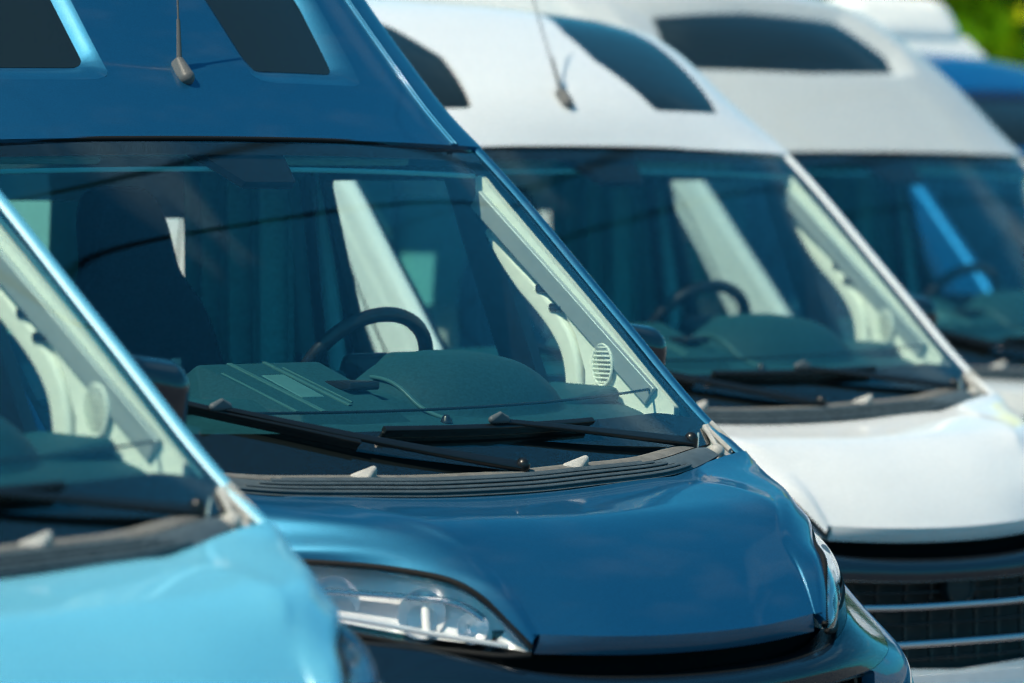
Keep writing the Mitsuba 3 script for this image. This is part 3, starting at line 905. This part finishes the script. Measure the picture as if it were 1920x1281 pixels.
    for q, ang in enumerate((0.15, math.pi - .15, -math.pi / 2)):
        e2 = c + math.cos(ang) * .18 * np.array([0, 1, 0]) + math.sin(ang) * .18 * upv
        part('spoke', f'spoke{q}', lambda e2=e2: hull([(*c, .016), (*e2, .012)], 2), 'dash_light' if q < 2 else 'trim_black', 30, sk)
    part('steering_column', 'scol', lambda: tube([c, c + np.array([.30, 0, -.16])], .05, 14), 'trim_black', 30)
    # seats
    for q, y in enumerate((.37, -.45)):
        seat = part('seat', f'seatb{q}', lambda y=y: seat_back().apply_translation((0, y, 0)), 'seat_cloth', True)
        part('cushion', f'seatc{q}', lambda y=y: rbox((.52, .50, .16), .06, (-1.72, y, .95), 2), 'seat_cloth', 60, seat)
        part('base', f'seatp{q}', lambda y=y: rbox((.42, .42, .45), .03, (-1.75, y, .68)), 'trim_black', 30, seat)
        for s in (-1, 1):
            part('armrest', f'seata{q}{s}', lambda y=y, s=s: hull([(-2.0, y + s * .27, 1.20, .03), (-1.68, y + s * .27, 1.24, .028)], 2), 'seat_cloth', 60, seat)
        for g, yy in enumerate((-.06, .03)):
            part('label', f'seatl{q}{g}', lambda y=y, yy=yy: rbox((.004, .06 if yy < 0 else .03, .045), .001, (-2.125, y + yy, 1.43)), 'label_white', 30, seat)
    # inner side trim
    for sgn in (1, -1):
        mm = (lambda f: f) if sgn > 0 else (lambda f: (lambda: mirror(f())))
        tg = '+' if sgn > 0 else '-'

        def inner_y(p, off):
            z = p[:, 1]
            return pill_y(np.clip(z, 1.267, 1.975)) - off

        def trim_y(p):
            return inner_y(p, .045 + .16 * np.clip(np.interp(p[:, 1], PZ, PX) + .012 - p[:, 0], 0, .35))

        def trim():
            poly = rounded([(-1.462, 1.930), (-1.40, 1.872), (-1.28, 1.768), (-1.10, 1.613), (-.94, 1.470), (-.815, 1.362), (-.815, 1.330), (-.95, 1.31), (-1.085, 1.33), (-1.090, 1.44), (-1.12, 1.52), (-1.175, 1.597), (-1.235, 1.66), (-1.30, 1.712), (-1.448, 1.825)], .012)
            p, f = poly_tri(poly, .03)
            m = oriented(trimesh.Trimesh(np.stack([p[:, 0], trim_y(p), p[:, 1]], 1), f, process=False), (0, -1, 0))
            return solid(m, .02)
        tk = part('pillar_trim', 'trim' + tg, mm(trim), 'cream_trim')

        def grab():
            q = np.array([(-1.455, .862, 1.775), (-1.40, .862, 1.72), (-1.29, .868, 1.63), (-1.20, .870, 1.555), (-1.150, .872, 1.485), (-1.135, .874, 1.41), (-1.133, .874, 1.33)])
            p = smooth_path(q, 40)
            return sweep(p, rrect(.056, .030, .012), up=(0, 1, 0), scale=np.concatenate([np.linspace(.3, 1, 14), np.full(26, 1.0)]))
        part('grab_trim', 'grab' + tg, mm(grab), 'cream_trim', 40, tk)
        for k, (o, w) in enumerate(((.020, .050), (.003, .004), (.016, .003), (.030, .004))):
            def rail(o=o, w=w):
                a, b = np.array([-1.432, 1.868]), np.array([-.868, 1.400])
                n = np.array([-.64, -.77])
                t = np.linspace(0, 1, 30)[:, None]
                q = a + (b - a) * t + n * o
                y = trim_y(q) - (.006 if w > .02 else .014)
                return sweep(np.stack([q[:, 0], y, q[:, 1]], 1), rrect(w, .014, .002), up=(0, 1, 0))
            part('blind_rail' if w > .02 else 'rail_rib', f'rail{k}' + tg, mm(rail), 'rail_grey', 30)

        def spk():
            n = 9
            bars = []
            for k in range(n):
                zz = -.042 + .084 * k / (n - 1)
                hw = .033 * math.sqrt(max(0, 1 - (zz / .048) ** 2))
                bars.append(rbox((2 * hw, .006, .0045), .0015, (0, -.004, zz)))
            ring = sweep(np.stack([.036 * np.cos(np.arange(32) / 32 * 2 * math.pi), 0 * np.arange(32) - .004, .050 * np.sin(np.arange(32) / 32 * 2 * math.pi)], 1), circle(.0035, 8), closed=True, up=(0, 1, 0))
            m = cat(ring, *bars)
            m.apply_translation((-1.03, float(pill_y(1.455)) - .073, 1.455))
            return m
        part('speaker_grille', 'spk' + tg, mm(spk), 'cream_trim', 30, tk)
        part('speaker_back', 'spkb' + tg, mm(lambda: trimesh.creation.icosphere(2, 1.0).apply_scale((.034, .0008, .048)).apply_translation((-1.03, float(pill_y(1.455)) - .0715, 1.455))), 'speaker_cloth', True, tk)
        part('rail_catch', 'catch' + tg, mm(lambda: cat(*[rbox((.05, .012, .02), .005, (-1.235 + .05 * k, float(pill_y(1.65)) - .062, 1.635 - .045 * k)) for k in (0, 1)])), 'trim_black', 30, tk)
        # B pillar, belt, roller blinds
        part('door_pillar', 'bp' + tg, mm(lambda: cat(hull([(-2.17, .885, 1.95, .03), (-2.26, .885, 1.95, .03), (-2.07, .90, 1.10, .03), (-2.16, .90, 1.10, .03)], 2))), 'headliner', 30)
        part('seat_belt', 'belt' + tg, mm(lambda: sweep([(-2.15, .835, 1.88), (-2.11, .835, 1.6), (-2.06, .835, 1.30), (-2.03, .83, 1.0)], rrect(.046, .003, .001), up=(0, 1, 0))), 'trim_black', 30)
        part('belt_anchor', 'belta' + tg, mm(lambda: cat(hull([(-2.16, .845, 1.90, .022), (-2.15, .845, 1.83, .022)], 2))), 'trim_black', 30)
        part('cab_curtain', 'curt' + tg, mm(lambda: curtain_mesh(-2.24, -2.64, .83, .75, 1.96, 6, .028)), 'curtain_cloth', True)
        part('wall_lining', 'lining' + tg, mm(lambda: cat(rbox((.6, .03, .75), .01, (-2.37, .90, .82)), rbox((.44, .02, .5), .005, (-2.43, .90, 1.70)), rbox((2.6, .02, .42), .005, (-4.32, .92, 1.68)), rbox((.7, .02, .6), .005, (-3.0, .93, 1.19)))), 'headliner', 30)
        part('sun_visor', 'visor' + tg, mm(lambda: rbox((.16, .42, .022), .009, (-1.60, .46, 1.945))), 'headliner', 40)
        part('door_lining', 'dlin' + tg, mm(lambda: rbox((1.05, .05, .72), .02, (-1.60, .935, .92))), 'dash_grey', 30)
    part('headliner', 'hlin', lambda: cat(rbox((1.1, 1.66, .03), .012, (-2.02, 0, 1.975))), 'headliner', 30)
    part('headliner_edge', 'hedge', lambda: sweep(WIND(np.full(40, .34), np.linspace(-3.6, 3.6, 40)) + [-.05, 0, -.02], rrect(.035, .012, .004), up=(0, 0, 1)), 'headliner', 30)
    part('cabinet', 'cab', lambda: cat(rbox((.5, .75, 1.45), .02, (-3.9, .5, 1.2))), 'cabinet', 30)
    part('locker', 'lock', lambda: rbox((1.4, .40, .38), .02, (-3.3, -.70, 1.76)), 'cabinet', 30)
    part('partition', 'wardr', lambda: cat(rbox((.04, .9, 1.5), .01, (-3.5, -.45, 1.2))), 'cabinet', 30)
    part('blind_cord', 'cord', lambda: sweep(np.array([WIND(4.08, v) + [-.055, 0, -.01] for v in np.linspace(-3.6, 3.6, 40)]), circle(.0035, 6), up=(1, 0, 1)), 'trim_black', True)
    return tw


def dash_z(x, y):
    global DASH_P
    if 'DASH_P' not in globals():
        DASH_P = np.asarray(dash_mesh().vertices)[:70 * 110]
    i = np.argmin((DASH_P[:, 0] - x) ** 2 + (DASH_P[:, 1] - y) ** 2)
    return DASH_P[i, 2]


# ------------------------------------------------------------------ the setting
scene['asphalt'] = two({'type': 'principled', 'roughness': 0.85, 'specular': 0.3, 'base_color': mikit.proc(
    lambda p, n, uv: mikit.mix((0.070, 0.077, 0.082), (0.125, 0.134, 0.140), mikit.fbm(p.x * 3, p.y * 3, 0.0, 4) * 0.7 + 0.3 * mikit.noise(p.x * 160, p.y * 160)))})
scene['ground'] = mikit.ply(([(-400, -400, 0), (400, -400, 0), (400, 400, 0), (-400, 400, 0)], [[0, 1, 2], [0, 2, 3]]), 'asphalt')
labels['ground'] = {'label': 'grey asphalt parking ground under the vans', 'kind': 'structure'}

# pale grey coach-built roof with one eye-shaped window
ROOF_EYE = Net(roof_rows([(2.0, -1.385, -1.505, .895, .010), (2.08, -1.475, -1.61, .888, .012), (2.22, -1.63, -1.76, .858, .014), (2.36, -1.79, -1.92, .818, .02),
                          (2.50, -1.97, -2.10, .765, .03), (2.60, -2.18, -2.26, .71, .04), (2.67, -2.5, -2.6, .62, .05), (2.70, -3.0, -3.1, .45, .03)], BACK), sym=True)
EYE_RIM = rounded([(2.40, 0), (2.50, 2.3), (3.40, 3.1), (4.75, 3.2), (4.75, -3.2), (3.40, -3.1), (2.50, -2.3)], .35)
EYE = rounded([(2.70, 0), (2.82, 2.0), (3.25, 2.3), (4.3, 2.0), (4.46, 0), (4.3, -2.0), (3.25, -2.3), (2.82, -2.0)], .12)

build_van('camper_van', (1.262, -2.292), math.radians(2.5), 'paint_light_blue', 'high', label='light blue camper van closest to the camera, at the near end of the row')
build_van('camper_van_001', (0, 0), 0.0, 'paint_blue', 'high', label='dark blue camper van with a tall roof and two recessed roof windows')
build_van('camper_van_002', (-1.815, 2.602), -math.radians(3.8), 'paint_white', 'mid', dz=.01, label='white camper van with two flush dark roof windows, beside the dark blue van')
build_van('camper_van_003', (-3.36, 5.41), 0.0, 'paint_pale_grey', {'net': ROOF_EYE, 'rim': EYE_RIM, 'window': EYE, 'id': 'eye'}, dz=.02, label='pale grey camper van with one wide roof window in a white recess')
VAN5 = (-5.1, 8.2)
WIDE = rounded([(.75, 0), (.75, 2.9), (3.3, 3.4), (3.4, 0), (3.3, -3.4), (.75, -2.9)], .15)
build_van('camper_van_004', VAN5, 0.0, 'paint_mid_blue', {'net': ROOF_MID, 'rim': WIDE.buffer(.1), 'window': WIDE, 'id': 'wide'}, dz=.03, label='bright blue camper van at the far end of the row, under the white roof unit')


# white air conditioner on the farthest van's roof
def unit():
    lid = hull([(-3.05, .05, 2.60, .12), (-3.05, .52, 2.60, .12), (-2.55, .05, 2.62, .13), (-2.55, .48, 2.60, .15), (-2.48, .10, 2.56, .11), (-2.48, .50, 2.56, .11)], 3)
    base = hull([(-3.15, -.06, 2.47, .03), (-3.15, .66, 2.47, .03), (-2.36, -.06, 2.47, .03), (-2.36, .66, 2.47, .03), (-2.40, 0, 2.54, .03), (-2.40, .6, 2.54, .03), (-3.1, 0, 2.54, .03), (-3.1, .6, 2.54, .03)], 2)
    return base, lid


labels['roof_air_conditioner'] = {'label': 'white rounded air conditioner on top of the farthest blue van', 'category': 'air conditioner'}
tw5 = T4().translate([VAN5[0] - .05, VAN5[1] - .10, .0])
u_base, u_lid = unit()
scene['roof_air_conditioner__housing'] = mikit.ply(u_base, 'plastic_white', smooth=40, to_world=tw5)
scene['roof_air_conditioner__lid'] = mikit.ply(u_lid, 'plastic_white', smooth=40, to_world=tw5)

# overhead cables that the windscreens mirror
for key, (cx, cy), lab in (('overhead_cable', (-2.30, 4.35), 'black overhead cable mirrored as the long lower dark arc in the dark blue van windscreen'),
                           ('overhead_cable_001', (-2.92, 4.25), 'black overhead cable mirrored as the short upper dark arc in the dark blue van windscreen')):
    t = np.linspace(-1, 1, 60)
    scene[key] = mikit.ply(tube(np.stack([cx - .425 * 28 * t, cy + .905 * 28 * t, 9.0 + .9 * t * t], 1), .02, 8), 'rubber', smooth=True)
    labels[key] = {'label': lab, 'category': 'cable'}

# trees beyond the row
scene['bark'] = two({'type': 'principled', 'roughness': 0.9, 'base_color': mikit.proc(lambda p, n, uv: mikit.mix((0.05, 0.035, 0.025), (0.16, 0.12, 0.09), mikit.fbm(p.x * 9, p.y * 9, p.z * 2.5, 4)))})
for nm, c in (('leaf_bright', (0.74, 0.82, 0.025)), ('leaf_dark', (0.10, 0.20, 0.02))):
    scene[nm] = {'type': 'principledthin', 'roughness': 0.5, 'diff_trans': 0.9, 'base_color': mikit.proc(lambda p, n, uv, c=c: mi.Color3f(c) * (0.6 + 0.8 * mikit.noise(p.x * 6, p.y * 6, p.z * 6)))}


def crown(rng, h, r, n):
    blobs = [(rng.normal(0, r * .42), rng.normal(0, r * .42), h + rng.uniform(-.55, .75) * r, r * rng.uniform(.28, .5)) for _ in range(16)]
    P = []
    for b in blobs:
        d = rng.normal(size=(n // 16, 3))
        d /= np.linalg.norm(d, axis=1, keepdims=True)
        P.append(np.array(b[:3]) + d * b[3] * rng.uniform(.55, 1.08, (len(d), 1)))
    P = np.vstack(P)
    a, b = rng.normal(size=P.shape), rng.normal(size=P.shape)
    a /= np.linalg.norm(a, axis=1, keepdims=True)
    b -= a * (a * b).sum(1, keepdims=True)
    b /= np.linalg.norm(b, axis=1, keepdims=True)
    L = rng.uniform(.06, .12, (len(P), 1))
    v = np.stack([P - a * L, P - b * L * .5, P + a * L, P + b * L * .5], 1).reshape(-1, 3)
    i = np.arange(len(P))[:, None] * 4
    return trimesh.Trimesh(v, np.vstack([i + [0, 1, 2], i + [0, 2, 3]]), process=False)


R_, D_ = np.array([math.sin(math.radians(40)), math.cos(math.radians(40))]), np.array([-math.cos(math.radians(40)), math.sin(math.radians(40))])
TREES = [(34, 1.9, 3.4, 1.5, 'leaf_dark', 'dark green tree standing right behind the white air conditioner'), (29, 3.12, 3.0, 1.25, 'leaf_bright', 'bright yellow green tree at the top right corner'),
         (36, 0.5, 4.0, 2.6, 'leaf_dark', 'tall dark tree hidden behind the pale grey van'), (37, 5.6, 3.6, 2.4, 'leaf_dark', 'dark tree behind the bright yellow green tree')]
for k, (dd, ll, h, r, bs, lab) in enumerate(TREES):
    rng = np.random.default_rng(50 + k)
    x, y = CAM[:2] + D_ * dd + R_ * ll
    key = 'tree' if k == 0 else f'tree_{k:03d}'
    labels[key] = {'label': lab, 'category': 'tree'}
    tw = T4().translate([x, y, 0])
    scene[key + '__trunk'] = mikit.ply(cat(tube([(0, 0, -.1), (.05, .03, h * .5), (.1, -.05, h + r * .4)], .16, 12, 12, scale=np.linspace(1.2, .35, 12)),
                                           *[tube([(.05, 0, h * .55), (r * .35 * math.cos(a), r * .35 * math.sin(a), h), (r * .6 * math.cos(a), r * .6 * math.sin(a), h + r * .4)], .06, 8, 8, scale=np.linspace(1, .3, 8)) for a in (0.3, 2.2, 4.1)]), 'bark', smooth=40, to_world=tw)
    scene[key + '__crown'] = mikit.ply(crown(rng, h, r, 9000), bs, smooth=False, to_world=tw)
